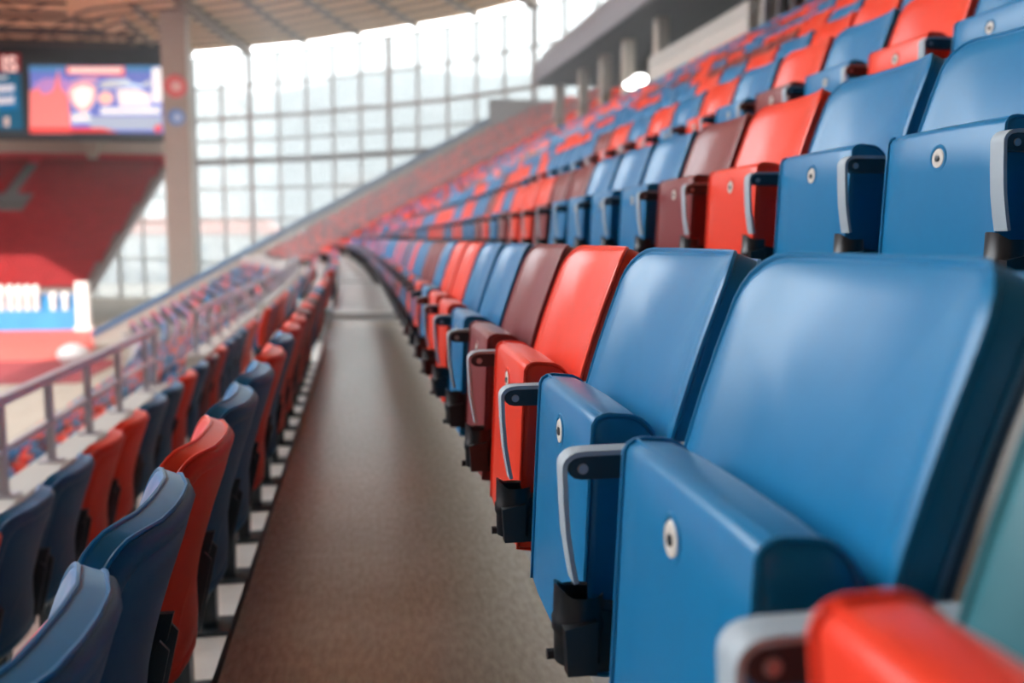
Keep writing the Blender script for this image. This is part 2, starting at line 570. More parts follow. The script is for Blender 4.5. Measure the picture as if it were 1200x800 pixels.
def cup():
    mb = MB()
    c = (0.253, AY + 0.0)
    rings = []
    n = 18
    a0, a1 = radians(55), radians(395 - 55)
    prof = [(0.0305, 0.545), (0.0345, 0.548), (0.0350, 0.520), (0.0375, 0.516), (0.0375, 0.503), (0.0345, 0.498), (0.0335, 0.462), (0.0300, 0.462), (0.0310, 0.500)]
    for k in range(n + 1):
        a = a0 + (a1 - a0) * k / n
        dip = 0.012 * smooth01((cos(a - pi) - 0.4) / 0.6)
        rings.append([(c[0] + 0.88 * r * cos(a), c[1] + 0.88 * r * sin(a), z - 0.045 + (dip if z > 0.53 else 0)) for r, z in prof])
    m = len(prof)
    mb.loft(rings)
    mb.add(rings[0], [tuple(range(m))])
    mb.add(rings[-1], [tuple(range(m))])
    mb.lathe([(0.027, 0.417), (0.027, 0.423), (0.001, 0.423)], (c[0], c[1], 0), 'z', 14)
    return mb
def cup_bracket():
    mb = MB()
    mb.prism([(0.262, 0.405), (0.262, 0.47), (0.272, 0.485), (0.335, 0.475), (0.340, 0.405)], 'y', AY - 0.018, AY + 0.018)
    mb.prism([(0.232, 0.412), (0.228, 0.470), (0.268, 0.478), (0.268, 0.412)], 'y', AY - 0.040, AY - 0.018)
    mb.lathe([(0.007, 0.0), (0.007, -0.012), (0.001, -0.012)], (0.228, AY + 0.010, 0.420), 'x', 8)
    return mb
def riser_arm():
    mb = MB()
    mb.prism([(0.330, 0.36), (0.345, 0.50), (0.385, 0.655), (0.448, 0.655), (0.448, 0.20), (0.405, 0.20), (0.385, 0.34)], 'y', AY - 0.009, AY + 0.009)
    mb.box(0.448, 0.4655, AY - 0.05, AY + 0.05, 0.16, 0.40)
    mb.prism([(0.425, 0.40), (0.448, 0.40), (0.512, 0.80), (0.492, 0.80), (0.425, 0.62)], 'y', AY - 0.011, AY + 0.011)
    mb.beam((0.395, -0.24, 0.385), (0.395, 0.255, 0.385), 0.035, 0.035)
    return mb
def post():
    mb = MB()
    mb.box(0.262, 0.312, AY - 0.030, AY + 0.030, 0.012, 0.42)
    mb.prism([(0.262, 0.38), (0.285, 0.44), (0.385, 0.655), (0.47, 0.655), (0.455, 0.60), (0.345, 0.38)], 'y', AY - 0.007, AY + 0.007)
    mb.beam((0.36, -0.23, 0.40), (0.36, 0.27, 0.40), 0.035, 0.035)
    return mb
def post_plate():
    mb = MB()
    mb.box(0.20, 0.43, AY - 0.075, AY + 0.075, 0, 0.012)
    for dx in (0.235, 0.385):
        for dy in (-0.05, 0.05):
            mb.lathe([(0.011, 0.012), (0.011, 0.022), (0.001, 0.024)], (dx, AY + dy, 0), 'z', 6)
    return mb
from math import radians
def hinge_frame():
    mb = MB()
    for s in (-1, 1):
        mb.prism([(0.345, 0.375), (0.335, 0.41), (0.352, 0.44), (0.452, 0.62), (0.468, 0.60), (0.42, 0.39)], 'y', s * 0.205 - 0.004, s * 0.205 + 0.004)
    mb.beam((0.395, -0.205, 0.395), (0.395, 0.205, 0.395), 0.02, 0.02)
    return mb

HI = dict(pad=back_pad(True), bpipe=back_pipe(), shell=back_shell(True), cush=cushion(True), cpipe=cush_pipe(), rim=button_rim())
LO = dict(pad=back_pad(False), shell=back_shell(False), cush=cushion(False))
MESH = {}
for c in SEATRGB:
    for k, mb in HI.items():
        MESH[k, c] = mb.mesh(k, SHELL[c] if k == 'shell' else VIN[c], True, 55)
    for k, mb in LO.items():
        MESH[k + '_lo', c] = mb.mesh(k + '_lo', SHELL[c] if k == 'shell' else VIN[c], True, 55)
MESH['button'] = button().mesh('button', M_WASH)
MESH['bolt'] = button_bolt().mesh('bolt', M_DARKMET)
MESH['arm'] = arm_core().mesh('arm', M_DARKMET)
MESH['strap'] = arm_strap().mesh('strap', M_STRAP)
MESH['screw'] = arm_screw().mesh('screw', M_STEEL)
MESH['cup'] = cup().mesh('cup', M_BLACK)
MESH['cupb'] = cup_bracket().mesh('cupb', M_BLACK)
MESH['riser'] = riser_arm().mesh('riser', M_DARKMET, False)
MESH['post'] = post().mesh('post', M_DARKMET, False)
MESH['plate'] = post_plate().mesh('plate', M_DARKMET, False)
MESH['frame'] = hinge_frame().mesh('frame', M_DARKMET, False)

# ------------------------------------------------------------------ seat positions and colours
ROWY = {0: 0.83, 1: 1.645, 2: 1.12, -1: 1.53, -2: 2.80}
B_, R_, M_ = 'blue', 'red', 'maroon'
row_bk = {
    0: [(-1, 'teal'), (0, B_), (1, B_), (2, R_), (3, M_), (4, B_), (5, B_), (6, R_), (7, R_), (8, B_), (9, M_), (10, M_), (11, B_), (12, B_), (13, R_), (14, B_), (15, M_), (16, B_), (17, R_)],
    1: [(-1, B_), (0, B_), (1, B_), (2, R_), (3, M_), (4, B_), (5, B_), (6, B_), (7, M_), (8, M_), (9, R_), (10, R_), (11, R_), (12, B_), (13, R_), (14, M_), (15, B_), (16, B_), (17, R_)],
    2: [(0, R_), (1, B_), (2, R_), (3, B_), (4, R_), (5, B_), (6, R_), (7, B_), (8, R_), (9, B_), (10, R_), (11, B_), (12, R_), (13, M_), (14, B_)],
    3: [(4, R_), (5, B_), (6, R_), (7, B_), (8, R_), (9, R_), (10, B_), (11, R_)],
    -1: [(-2, B_), (-1, B_), (0, B_), (1, R_), (2, B_), (3, B_), (4, R_), (5, B_), (6, R_), (7, R_)],
    -2: [(-1, B_), (0, R_), (1, B_), (2, B_), (3, R_), (4, R_), (5, B_), (6, B_), (7, R_), (8, B_), (9, M_), (10, R_), (11, B_)],
}
row_cu = {
    0: [(-1, R_), (0, B_), (1, B_), (2, R_), (3, M_), (4, B_), (5, R_), (6, R_), (7, B_), (8, R_), (9, B_), (10, R_), (11, B_)],
    1: [(-1, B_), (0, B_), (1, B_), (2, R_), (3, M_), (4, B_), (5, B_), (6, B_), (7, B_), (8, M_), (9, R_), (10, R_), (11, M_), (12, B_), (13, R_), (14, M_)],
    2: [(3, B_), (4, R_), (5, B_), (6, M_), (7, B_), (8, R_), (9, B_), (10, R_), (11, M_)],
    -1: [(-1, B_), (0, R_), (1, R_), (2, B_)],
}
row_bk = {k: dict(v) for k, v in row_bk.items()}
row_cu = {k: dict(v) for k, v in row_cu.items()}
rng = random.Random(11)
def pick():
    r = rng.random()
    return B_ if r < 0.50 else (R_ if r < 0.86 else M_)
def project(x, y, z):
    z = z - H
    xr = x * cos(PSI) - y * sin(PSI)
    d = x * sin(PSI) + y * cos(PSI)
    zz = z * cos(TH) + d * sin(TH)
    dd = d * cos(TH) - z * sin(TH)
    if dd < 0.05:
        return None
    return 600 + FPX * xr / dd, 400 - FPX * zz / dd, dd
seats = []
for n in range(-2, NEND + 1):
    yb = ROWY.get(n, 0.55 + 0.315 * (n % 2) + 0.13 * (n % 3))
    i0 = -int((yb + 1.0) / 0.5)
    i = i0
    prev = None
    while yb + 0.5 * i < Y1 - 5.0:
        y = yb + 0.5 * i - (0.025 if (n == 0 and i == -1) else 0.0)
        c = row_bk.get(n, {}).get(i) or (pick() if (prev is None or rng.random() > 0.25) else prev)
        prev = c if c != 'teal' else B_
        cu = row_cu.get(n, {}).get(i) or (c if rng.random() < 0.85 else pick())
        if y > YB:
            c = cu = R_ if rng.random() < 0.6 else M_
        if not (in_stair(y) and (n < 0 or y > 25)) and (n <= NTOP or y > YB + 0.6):
            x, z = n * T + S(y) - (0.05 if n < 0 else 0.0), RZ(n)
            seats.append(dict(n=n, i=i, y=y, x=x, z=z, c=c, cu=cu, rz=-dS(y)))
        i += 1
for s in seats:
    p = project(s['x'] + 0.36, s['y'], s['z'] + 0.7)
    s['p'] = p
    m = 0
    s['vis'] = False
    if p:
        e = 0.40 * FPX / p[2]
        s['vis'] = (-e < p[0] < 1200 + e) and (-e < p[1] < 800 + e)
vis = sorted([s for s in seats if s['vis']], key=lambda s: s['p'][2] * (1.25 if s['n'] == -2 else 1.0))
indiv = vis[:300]
rest = [s for s in seats if not any(s is q for q in indiv)]
key = {(s['n'], s['i']): s for s in seats}
ORD = {0: 'the row beside the walkway, uphill side', -1: 'the row just below the walkway', -2: 'the last row above the guard rail'}
NUM = ['', 'second', 'third', 'fourth', 'fifth', 'sixth', 'seventh', 'eighth', 'ninth', 'tenth', 'eleventh', 'twelfth', 'thirteenth', 'fourteenth', 'fifteenth', 'sixteenth', 'seventeenth']
def row_name(n):
    if n in ORD:
        return ORD[n]
    return NUM[n] + ' row uphill of the walkway' if n < len(NUM) else 'a high row uphill of the walkway'
def label_for(s):
    a = key.get((s['n'], s['i'] - 1))
    q = key.get((s['n'], s['i'] + 1))
    own = s['c'] if s['c'] == s['cu'] else s['c'] + '-backed, ' + s['cu'] + '-cushioned'
    if a is None or q is None:
        return '%s folding seat at the stair end of %s' % (own, row_name(s['n']))
    nb = sorted([a['c'], q['c']])
    t = 'two %s seats' % nb[0] if nb[0] == nb[1] else '%s and %s' % (nb[0], nb[1])
    return '%s seat between %s, %s' % (own, t, row_name(s['n']))

for s in indiv:
    n = s['n']
    near = s['p'][2] < 5.2
    mid = s['p'][2] < 9.0
    r = empty('stadium_seat', (s['x'], s['y'], s['z']), s['rz'])
    tag(r, label_for(s), 'seat', 'seats in ' + row_name(n))
    sx = '' if near else '_lo'
    c, cu = s['c'], s['cu']
    pad = link('backrest', MESH['pad' + sx, c], r)
    she = link('back_shell', MESH['shell' + sx, c], r)
    if n == -1:
        pad.location.z = she.location.z = 0.038
    cs = link('seat_cushion', MESH['cush' + sx, cu], r)
    cs.location.y = -0.018
    tilt = 0.0
    if n == 0 and s['i'] == -1:
        tilt = -0.14
    if tilt:
        # swing the cushion a little out of its folded position about the hinge
        px, pz = 0.345, 0.39
        cs.rotation_euler = (0, tilt, 0)
        v = Vector((px, 0, pz))
        rv = Vector((px * cos(tilt) + pz * sin(tilt), 0, -px * sin(tilt) + pz * cos(tilt)))
        cs.location = v - rv + Vector((0, -0.018, 0.032))
    if c != cu:
        cs['label'] = cu + ' seat cushion'
    if mid:
        link('washer', MESH['button'], cs)
    if near:
        link('piping', MESH['bpipe', c], pad)
        link('piping', MESH['cpipe', cu], cs)
        link('button_rim', MESH['rim', cu], cs)
        link('bolt', MESH['bolt'], cs)
        link('hinge_frame', MESH['frame'], r)
    if n >= 0:
        ar = link('armrest', MESH['arm'], r)
        link('strap', MESH['strap'], ar)
        if near:
            link('screw', MESH['screw'], ar)
        cp = link('cup_holder', MESH['cup'], r)
        link('bracket', MESH['cupb'], cp)
        if n <= 1 or near:
            link('riser_bracket', MESH['riser'], r)
    else:
        po = link('support_post', MESH['post'], r)
        link('base_plate', MESH['plate'], po)

# ---- all further seats in one object
def coarse():
    """(verts, faces, slot) of a light seat: curved back, shell, folded cushion, strap, foot"""
    mb = MB()
    A = [-0.222, -0.13, 0.13, 0.222]
    bs = [0.0, 0.25, 0.485, 0.50]
    rings = []
    for c in (0.0, 0.058):
        for bb in (bs if c == 0 else bs[::-1]):
            rings.append([bend(a * (0.93 if bb > 0.49 else 1), bb, c) for a in A])
    rings.append(rings[0])
    mb.loft(rings, closed=False, mi=0)
    for j in (0, 3):
        mb.add([r[j] for r in rings[:-1]], [tuple(range(8))], 0)
    pr = [(0.352, 0.375), (0.272, 0.37), (0.285, 0.675), (0.322, 0.707), (0.364, 0.66)]
    mb.prism(pr, 'y', -0.222, 0.162, 1)
    mb.box(0.214, 0.222, AY - 0.016, AY + 0.016, 0.53, 0.69, 2)
    mb.box(0.214, 0.44, AY - 0.016, AY + 0.016, 0.655, 0.692, 2)
    mb.box(0.205, 0.33, AY - 0.034, AY + 0.034, 0.40, 0.545, 3)
    mb.box(0.40, 0.45, AY - 0.03, AY + 0.03, 0.0, 0.42, 3)
    return mb
CO = coarse()
slots = [VIN['blue'], VIN['red'], VIN['maroon'], M_STRAP, M_BLACK]
SI = {'blue': 0, 'teal': 0, 'red': 1, 'maroon': 2}
def seat_mass(name, lst, label, cat='seats'):
    V, Fc, MI = [], [], []
    for s in lst:
        o = len(V)
        cr, sr = cos(s['rz']), sin(s['rz'])
        V += [(s['x'] + x * cr - y * sr, s['y'] + x * sr + y * cr, s['z'] + z) for x, y, z in CO.v]
        Fc += [tuple(i + o for i in f) for f in CO.f]
        mm = [SI[s['c']], SI[s['cu']], 3, 4]
        MI += [mm[k] for k in CO.mi]
    me = bpy.data.meshes.new(name)
    me.from_pydata(V, [], Fc)
    for m in slots:
        me.materials.append(m)
    me.polygons.foreach_set('material_index', MI)
    me.update()
    o = link(name, me)
    return tag(o, label, cat, kind='stuff')
keep = []
for s in rest:
    p = s['p']
    if p and -260 < p[0] < 1460 and -260 < p[1] < 1000 and s['y'] > 1.2:
        keep.append(s)
for j in range(NL):
    y = 3.0 + 0.17 * (j % 3)
    while y < Y1 - 1:
        if not in_stair(y):
            x, z = XL - (j + 1) * T + 0.25 + S(y), ZL - j * R
            p = project(x, y, z)
            if p and -200 < p[0] < 700:
                c = pick()
                keep.append(dict(x=x, y=y, z=z, c=c, cu=c, rz=-dS(y)))
        y += 0.5
seat_mass('distant_seats', keep, 'mass of distant red, blue and maroon folding seats filling the stand', 'seats')

# ------------------------------------------------------------------ guard rails on the kerb
def guard_rail(ya, yb, label, posts):
    r = empty('guard_rail', (XK + S((ya + yb) / 2), (ya + yb) / 2, -0.51))
    ox, oy = r.location.x, r.location.y
    def L(x, y, z):
        return (x + S(y) - ox, y - oy, z + 0.51)
    n = max(2, int((yb - ya) / 2))
    for z, rad, nm in ((0.03, 0.030, 'top_rail'), (-0.25, 0.018, 'mid_rail')):
        pts = [L(XK, ya + (yb - ya) * i / n, z) for i in range(n + 1)]
        b = MB()
        for i in range(n):
            b.beam(pts[i], pts[i + 1], rad * 2, rad * 1.7)
        build(nm, b, M_GALV, r, False)
    pm = MB().box(-0.022, 0.022, -0.022, 0.022, 0, 0.53)
    pm.box(-0.07, 0.07, -0.06, 0.06, 0, 0.012)
    pme = pm.mesh('post', M_GALV, False)
    for y in posts:
        o = link('post', pme, r)
        o.location = L(XK, y, -0.51)
    tag(r, label, 'railing', 'steel guard rails on the kerb')
def frange(a, b, st):
    out = []
    while a < b + 1e-6:
        out.append(a)
        a += st
    return out
guard_rail(1.9, 9.62, 'grey steel guard rail on the white kerb, ending at the first stair', [2.17, 3.01, 3.85, 4.69, 5.53, 6.37, 7.25, 8.15, 9.2, 9.58])
names = ['second', 'third', 'fourth', 'fifth', 'sixth', 'seventh']
for i, s in enumerate(STAIRS[:5]):
    a, b_ = s + SW + 0.2, STAIRS[i + 1] - 0.3
    guard_rail(a, b_, 'grey steel guard rail on the white kerb between stairs %d and %d' % (i + 1, i + 2), frange(a + 0.05, b_ - 0.05, (b_ - a - 0.1) / 7))

# stair handrails in the upper rows
def hand_rail(s, n0, n1, i):
    y = s + SW / 2
    xs = EDGE0 + n0 * T + S(y)
    r = empty('hand_rail', (xs, y, n0 * R))
    b = MB()
    dx, dz = (n1 - n0) * T, (n1 - n0) * R
    b.beam((0, 0, 0.95), (dx, 0, dz + 0.95), 0.05, 0.05)
    build('top_rail', b, M_GALV, r, False)
    pm = MB().box(-0.025, 0.025, -0.025, 0.025, 0, 0.95).mesh('post', M_GALV, False)
    for k in range(n0, n1 + 1, 2):
        o = link('post', pm, r)
        o.location = ((k - n0) * T + 0.1, 0, (k - n0) * R)
    tag(r, 'sloping steel handrail in the middle of the %s stair' % ['first', 'second', 'third', 'fourth', 'fifth', 'sixth', 'last'][i], 'handrail', 'handrails of the radial stairs')
for i, s in enumerate(STAIRS):
    if i >= 2:
        hand_rail(s, 2, 12 if s < YB - 1 else 23, i)

# ------------------------------------------------------------------ end wall of the stand with blue rail
r0 = MB()
ye = Y1
def nose(x):
    return (x - EDGE0) / T * R
xa, xb = -14.0, XEND
pts = [(xa, nose(xa) + 0.45), (xb, nose(xb) + 0.45), (xb, nose(xb) - 1.6), (xa, nose(xa) - 3.0)]
r0.prism([(x + S(ye), z) for x, z in pts], 'y', ye, ye + 0.3)
endw = struct('wall_end', r0, M_BEIGE, 'beige sloping wall closing the far end of the stand')
b = MB()
b.beam((xa + S(ye), ye - 0.05, nose(xa) + 0.62), (xb + S(ye), ye - 0.05, nose(xb) + 0.62), 0.14, 0.42)
o = build('sloping_rail', b, M_BLUEP, None, False)
tag(o, 'blue sloping rail along the far end wall of the stand', 'rail')
b = MB()
b.box(S(ye) + XEND - 0.8, S(ye) + XEND + 9, ye - 0.4, ye, nose(XEND) - 2.2, nose(XEND) + 1.9)
struct('wall_back', b, mat('taupe_panel', (0.27, 0.25, 0.25), rough=0.7), 'taupe grey wall above the far red seats')

# ------------------------------------------------------------------ concourse behind the top row
ZT = RZ(NTOP)
YC = 46.4
b = MB()
sweep(b, [(XTOP + 0.12, ZT - 0.6), (XTOP + 0.37, ZT - 0.6), (XTOP + 0.37, ZT + 1.75), (XTOP + 0.12, ZT + 1.75)], 23.2, 31.0)
sweep(b, [(XTOP + 0.12, ZT - 0.6), (XTOP + 0.37, ZT - 0.6), (XTOP + 0.37, ZT + 0.75), (XTOP + 0.12, ZT + 0.75)], 38.5, YC)
sweep(b, [(XTOP + 0.12, ZT - 0.6), (XTOP + 0.37, ZT - 0.6), (XTOP + 0.37, ZT + 0.9), (XTOP + 0.12, ZT + 0.9)], Y0, 21.0)
struct('wall_right', b, M_WHITEW, 'whitish parapet wall behind the top row of seats')
b = MB()
sweep(b, [(XTOP - 0.3, ZT + 3.35), (XTOP + 7.0, ZT + 3.35), (XTOP + 7.0, ZT + 5.2), (XTOP + 0.2, ZT + 4.9), (XTOP - 0.3, ZT + 4.2)], Y0, YC)
struct('ceiling_concourse', b, M_GREYM, 'grey metal canopy beam over the concourse')
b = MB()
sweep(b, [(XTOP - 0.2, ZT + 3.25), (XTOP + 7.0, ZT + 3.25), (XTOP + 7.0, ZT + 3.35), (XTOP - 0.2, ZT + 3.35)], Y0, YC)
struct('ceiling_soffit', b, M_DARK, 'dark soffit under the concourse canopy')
b = MB()
sweep(b, [(XTOP + 7.0, ZF), (XTOP + 7.4, ZF), (XTOP + 7.4, ZT + 5.2), (XTOP + 7.0, ZT + 5.2)], Y0, YC)
struct('wall_concourse', b, mat('brown_concourse_wall', (0.16, 0.12, 0.09), rough=0.8), 'brown rear wall of the concourse')
b = MB()
sweep(b, [(XTOP, ZT - 0.4), (XTOP + 7, ZT - 0.4), (XTOP + 7, ZT - 0.6), (XTOP, ZT - 0.6)], Y0, YC)
struct('floor_concourse', b, M_CONC, 'concrete floor of the concourse')
for i, y in enumerate([6, 12, 17.5, 26.5, 31.6, 35.2, 38.2, 41.5, 45.8]):
    b = MB()
    b.box(-0.2, 0.2, -0.25, 0.25, 0, 3.6)
    b.box(-0.28, 0.28, -0.33, 0.33, 0, 0.12)
    o = build('concourse_column', b, M_BEIGE, None, False)
    o.location = (XTOP + (0.75 if y > 31 else 2.2) + S(y), y, ZT - 0.4)
    tag(o, 'square beige column carrying the concourse canopy', 'column', 'columns along the concourse')
b = MB()
for k in range(4):
    b.box(k * 0.36, k * 0.36 + 0.14, -0.06, 0.06, 0, 3.6)
b.box(-0.05, 1.3, -0.05, 0.05, 1.2, 1.3)
o = build('steel_grille', b, M_GREYM, None, False)
o.location = (XTOP + 0.1 + S(22.3), 22.3, ZT - 0.4)
tag(o, 'grey upright steel bars at the end of the white parapet', 'grille')
lm = MB().lathe([(0.05, 0), (0.22, 0.05), (0.28, 0.18), (0.22, 0.31), (0.05, 0.36)], (0, 0, 0), 'z', 12)
lm = lm.mesh('lamp', mat('lamp_glow', (1, 0.98, 0.94), emit=6.0))
for y in (33.0, 34.0):
    o = link('concourse_lamp', lm)
    o.location = (XTOP + 0.5 + S(y), y, ZT + 1.2)
    tag(o, 'round glowing white lamp beside the end of the white parapet', 'lamp', 'round concourse lamps')

# unseen outer wall behind the concourse, added to block sun and sky
ZR = 22.0 + H
b = MB()
sweep(b, [(XTOP + 9.0, ZF), (XTOP + 9.5, ZF), (XTOP + 9.5, ZR), (XTOP + 9.0, ZR)], -40, 44.0, 4)
b.box(-82, XTOP + 9.5, -41, -40, ZF, ZR)  # unseen closure behind the camera, added to cut the light from there
struct('wall_sun_block', b, M_GREYM, 'unseen outer wall added to block sun and sky light')

# unseen mass for the opposite stand, added to shut out low side sky
b = MB()
b.prism([(-62, ZF), (-62, ZF + 2.0), (-80, ZF + 13.0), (-80, ZR), (-82, ZR), (-82, ZF)], 'y', -41, 152)
struct('wall_left', b, mat('unseen_stand_mass', (0.16, 0.07, 0.065), rough=0.8), 'unseen mass of the opposite stand, added to block side light')

# ------------------------------------------------------------------ facade
FC = [(-82, 152), (-45, 148), (-27, 141), (-23.4, 128), (-21.6, 120.4), (-18.1, 118.5), (-6.8, 111.8), (2.6, 103.6), (10.0, 96.6), (15.6, 88.8), (21.3, 79.8), (25.2, 70), (26.5, 58), (XTOP + 9.3, 44)]
def walk(poly, step):
    out = [poly[0]]
    acc = 0.0
    for (ax, ay), (bx, by) in zip(poly[:-1], poly[1:]):
        L = math.hypot(bx - ax, by - ay)
        t = step - acc
        while t <= L:
            out.append((ax + (bx - ax) * t / L, ay + (by - ay) * t / L))
            t += step
        acc = L - (t - step)
    return out
PANEW = 4.0
FP = walk(FC, PANEW)
fac = empty('window_1', (0, 0, 0))
fac['kind'] = 'structure'
fac['label'] = 'tall curved glazed facade with grey mullions behind the stands'
ZB, LEV = ZF, [ZF, -2.0, 3.2, 6.8, 10.0, 12.4, 15.0, 18.6, ZR - 0.7]
gm = {}
for i, (x, y) in enumerate(FP):
    big = (i % 5 == 2)
    wd = 0.52 if big else 0.28
    o = build('mullion', MB().box(-wd / 2, wd / 2, -0.16, 0.16, ZB, ZR - 0.6), M_MULL, fac, False)
    a = FP[max(0, i - 1)]
    c = FP[min(len(FP) - 1, i + 1)]
    ang = math.atan2(c[1] - a[1], c[0] - a[0])
    o.location = (x, y, 0)
    o.rotation_euler = (0, 0, ang)
for i in range(len(FP) - 1):
    (ax, ay), (bx, by) = FP[i], FP[i + 1]
    L = math.hypot(bx - ax, by - ay)
    ang = math.atan2(by - ay, bx - ax)
    for k in range(len(LEV)):
        hh = 0.60 if k == 4 else (0.36 if k in (6,) else 0.2)
        o = build('transom', MB().box(0, L, -0.1, 0.1, -hh / 2, hh / 2), M_TRANS if k == 4 else M_MULL, fac, False)
        o.location = (ax, ay, LEV[k])
        o.rotation_euler = (0, 0, ang)
        if k + 1 < len(LEV):
            kk = round(LEV[k + 1] - LEV[k], 3)
            if kk not in gm:
                gm[kk] = MB().box(0, PANEW - 0.02, -0.012, 0.012, 0.05, kk - 0.05).mesh('pane', M_GLASS, False)
            o = link('pane', gm[kk], fac)
            o.location = (ax, ay, LEV[k])
            o.rotation_euler = (0, 0, ang)

# ------------------------------------------------------------------ roof
roof = MB()
HX, HY, HN = -20.0, 66.0, 4.0      # opening above the pitch, bounds shaped to steer the light: x < HX, HN < y < HY
for (ax, ay), (bx, by) in zip(FC[:-1], FC[1:]):
    if max(ay, by) > HY and min(ay, by) > HY:
        roof.prism([(ax, ay), (bx, by), (bx, HY), (ax, HY)], 'z', ZR, ZR + 0.3)
roof.prism([(HX, HY), (15.6, HY), (15.6, 88.8), (21.3, 79.8), (25.2, 70), (26.5, 58), (XTOP + 9.5, 44), (XTOP + 9.5, -41), (HX, -41)], 'z', ZR, ZR + 0.3)
roof.prism([(HX, 48.0), (HX, HY), (-31.0, HY)], 'z', ZR, ZR + 0.3)      # corner cut, shaped to bound the sunlit patch on the far stand
roof.prism([(HX, HN), (HX, -41), (-82, -41), (-82, HN)], 'z', ZR, ZR + 0.3)
ceil = struct('ceiling', roof, M_TAN, 'tan lined roof underside above the stands')
# beams running out to the facade and purlins across
for i, (x, y) in enumerate(FP):
    if i % 2 == 0 and y > 70:
        dx, dy = x - (-25), y - 30
        L = math.hypot(dx, dy)
        dx, dy = dx / L, dy / L
        t = min(24.0, (y - HY) / max(dy, 1e-3)) if y > HY + 1 else 0
        if t > 1:
            b = MB()
            big = (i % 10 == 2)
            b.beam((x, y, ZR - (0.45 if big else 0.25)), (x - dx * t, y - dy * t, ZR - (0.45 if big else 0.25)), 0.9 if big else 0.4, 0.9 if big else 0.5)
            link('beam', b.mesh('beam', M_BEAM, False), ceil)
for k in range(1, 9):
    b = MB()
    off = k * 2.9
    for i in range(len(FP) - 1):
        (ax, ay), (bx, by) = FP[i], FP[i + 1]
        if min(ay, by) - off * 0.9 < HY:
            continue
        b.beam((ax - off * 0.25, ay - off * 0.9, ZR - 0.12), (bx - off * 0.25, by - off * 0.9, ZR - 0.12), 0.25, 0.24)
    if b.v:
        link('purlin', b.mesh('purlin', M_BEAM, False), ceil)
# dark trusses in front of the screens
for k, (yy, zz) in enumerate([(110, ZR - 1.3), (103, ZR - 1.2), (96, ZR - 1.1)]):
    b = MB()
    x0, x1 = -62, -24 - k * 1.5
    b.beam((x0, yy, zz), (x1, yy, zz), 0.3, 0.3)
    b.beam((x0, yy, ZR - 0.2), (x1, yy, ZR - 0.2), 0.3, 0.3)
    x = x0
    fl = 0
    while x < x1 - 2:
        b.beam((x, yy, zz if fl else ZR - 0.2), (x + 2.4, yy, ZR - 0.2 if fl else zz), 0.16, 0.16)
        fl = 1 - fl
        x += 2.4
    link('truss', b.mesh('truss', M_TRUSS, False), ceil)

# ------------------------------------------------------------------ far stand on the left
FS = empty('far_stand', (0, 0, 0))
FS['kind'] = 'structure'
FS['label'] = 'far stand of red seats under the video screens'
NR = 38
d0, d1, zf0, zf1 = 97.0, 127.0, -4.0, 10.3
xr0, xr1 = -26.8, -24.6
b = MB()
for j in range(NR):
    y = d0 + (d1 - d0) * j / NR
    z = zf0 + (zf1 - zf0) * j / NR
    xr = xr0 + (xr1 - xr0) * j / NR
    b.box(-75, xr, y, y + 0.82, z - 1.2, z)
link('terrace_step', b.mesh('terrace_step', mat('far_concrete', (0.20, 0.16, 0.15), rough=0.8), False), FS)
b = MB()
for j in range(NR):
    y = d0 + (d1 - d0) * j / NR
    z = zf0 + (zf1 - zf0) * j / NR
    xr = xr0 + (xr1 - xr0) * j / NR
    x = -58.0
    while x < xr - 0.5:
        t = j / NR
        xs = -39.6 - 1.1 * t
        vom = (0.52 < t < 0.66) and x < -37.6
        if not (xs - 0.8 < x < xs + 0.8 and t > 0.62) and not vom:
            b.box(x + 0.03, x + 0.47, y + 0.40, y + 0.50, z + 0.30, z + 0.86)
            b.box(x + 0.03, x + 0.47, y + 0.28, y + 0.38, z + 0.30, z + 0.62)
        x += 0.5
o = build('far_seats', b, M_FARRED, None, False)
tag(o, 'mass of small red seats on the far stand below the video screens', 'seats', kind='stuff')
b = MB()
for j in range(24, NR):
    t = j / NR
    y = d0 + (d1 - d0) * t
    z = zf0 + (zf1 - zf0) * t
    b.box(-40.4 - 1.1 * t, -38.8 - 1.1 * t, y + 0.1, y + 0.7, z, z + 0.25)
link('stair', b.mesh('stair', mat('far_stair', (0.10, 0.11, 0.11), rough=0.8), False), FS)
ym, zm = d0 + 30 * 0.52, zf0 + (zf1 - zf0) * 0.52
b = MB()
b.prism([(ym, zm - 0.2), (ym + 4.2, zm + 2.2), (ym + 4.2, zm + 0.2), (ym, zm - 0.6)], 'x', -50, -37.8)
b.box(-50, -38.0, ym + 4.0, ym + 4.3, zm, zm + 2.6)
link('vomitory', b.mesh('vomitory', mat('vomitory_grey', (0.10, 0.11, 0.11), rough=0.8), False), FS)
b = MB()
b.lathe([(0.05, -0.75), (0.75, -0.6), (0.9, 0), (0.75, 0.6), (0.05, 0.75)], (0, 0, 0), 'z', 12)
o = build('flood_lamp', b, mat('lamp_white', (1, 1, 1), emit=3.0))
o.location = (-40.6, 110.2, zm + 2.9)
tag(o, 'bright white lamp housing at the grey opening of the far stand', 'lamp')
# fascia bands behind the top row, beneath the screens
b = MB()
b.box(-75, xr1 + 1.5, 127.5, 128.2, 8.6, 11.6)
link('red_band', b.mesh('red_band', M_REDBAND, False), FS)
b = MB()
b.box(-75, xr1 + 1.8, 127.0, 128.2, 11.6, 13.9)
link('beige_band', b.mesh('beige_band', M_BEIGE, False), FS)
b = MB()
b.prism([(-34.6, 13.8), (-32.1, 13.8), (-32.9, 10.9), (-33.8, 10.9)], 'y', 125.8, 126.9)
link('bracket', b.mesh('bracket', M_BEIGE, False), FS)
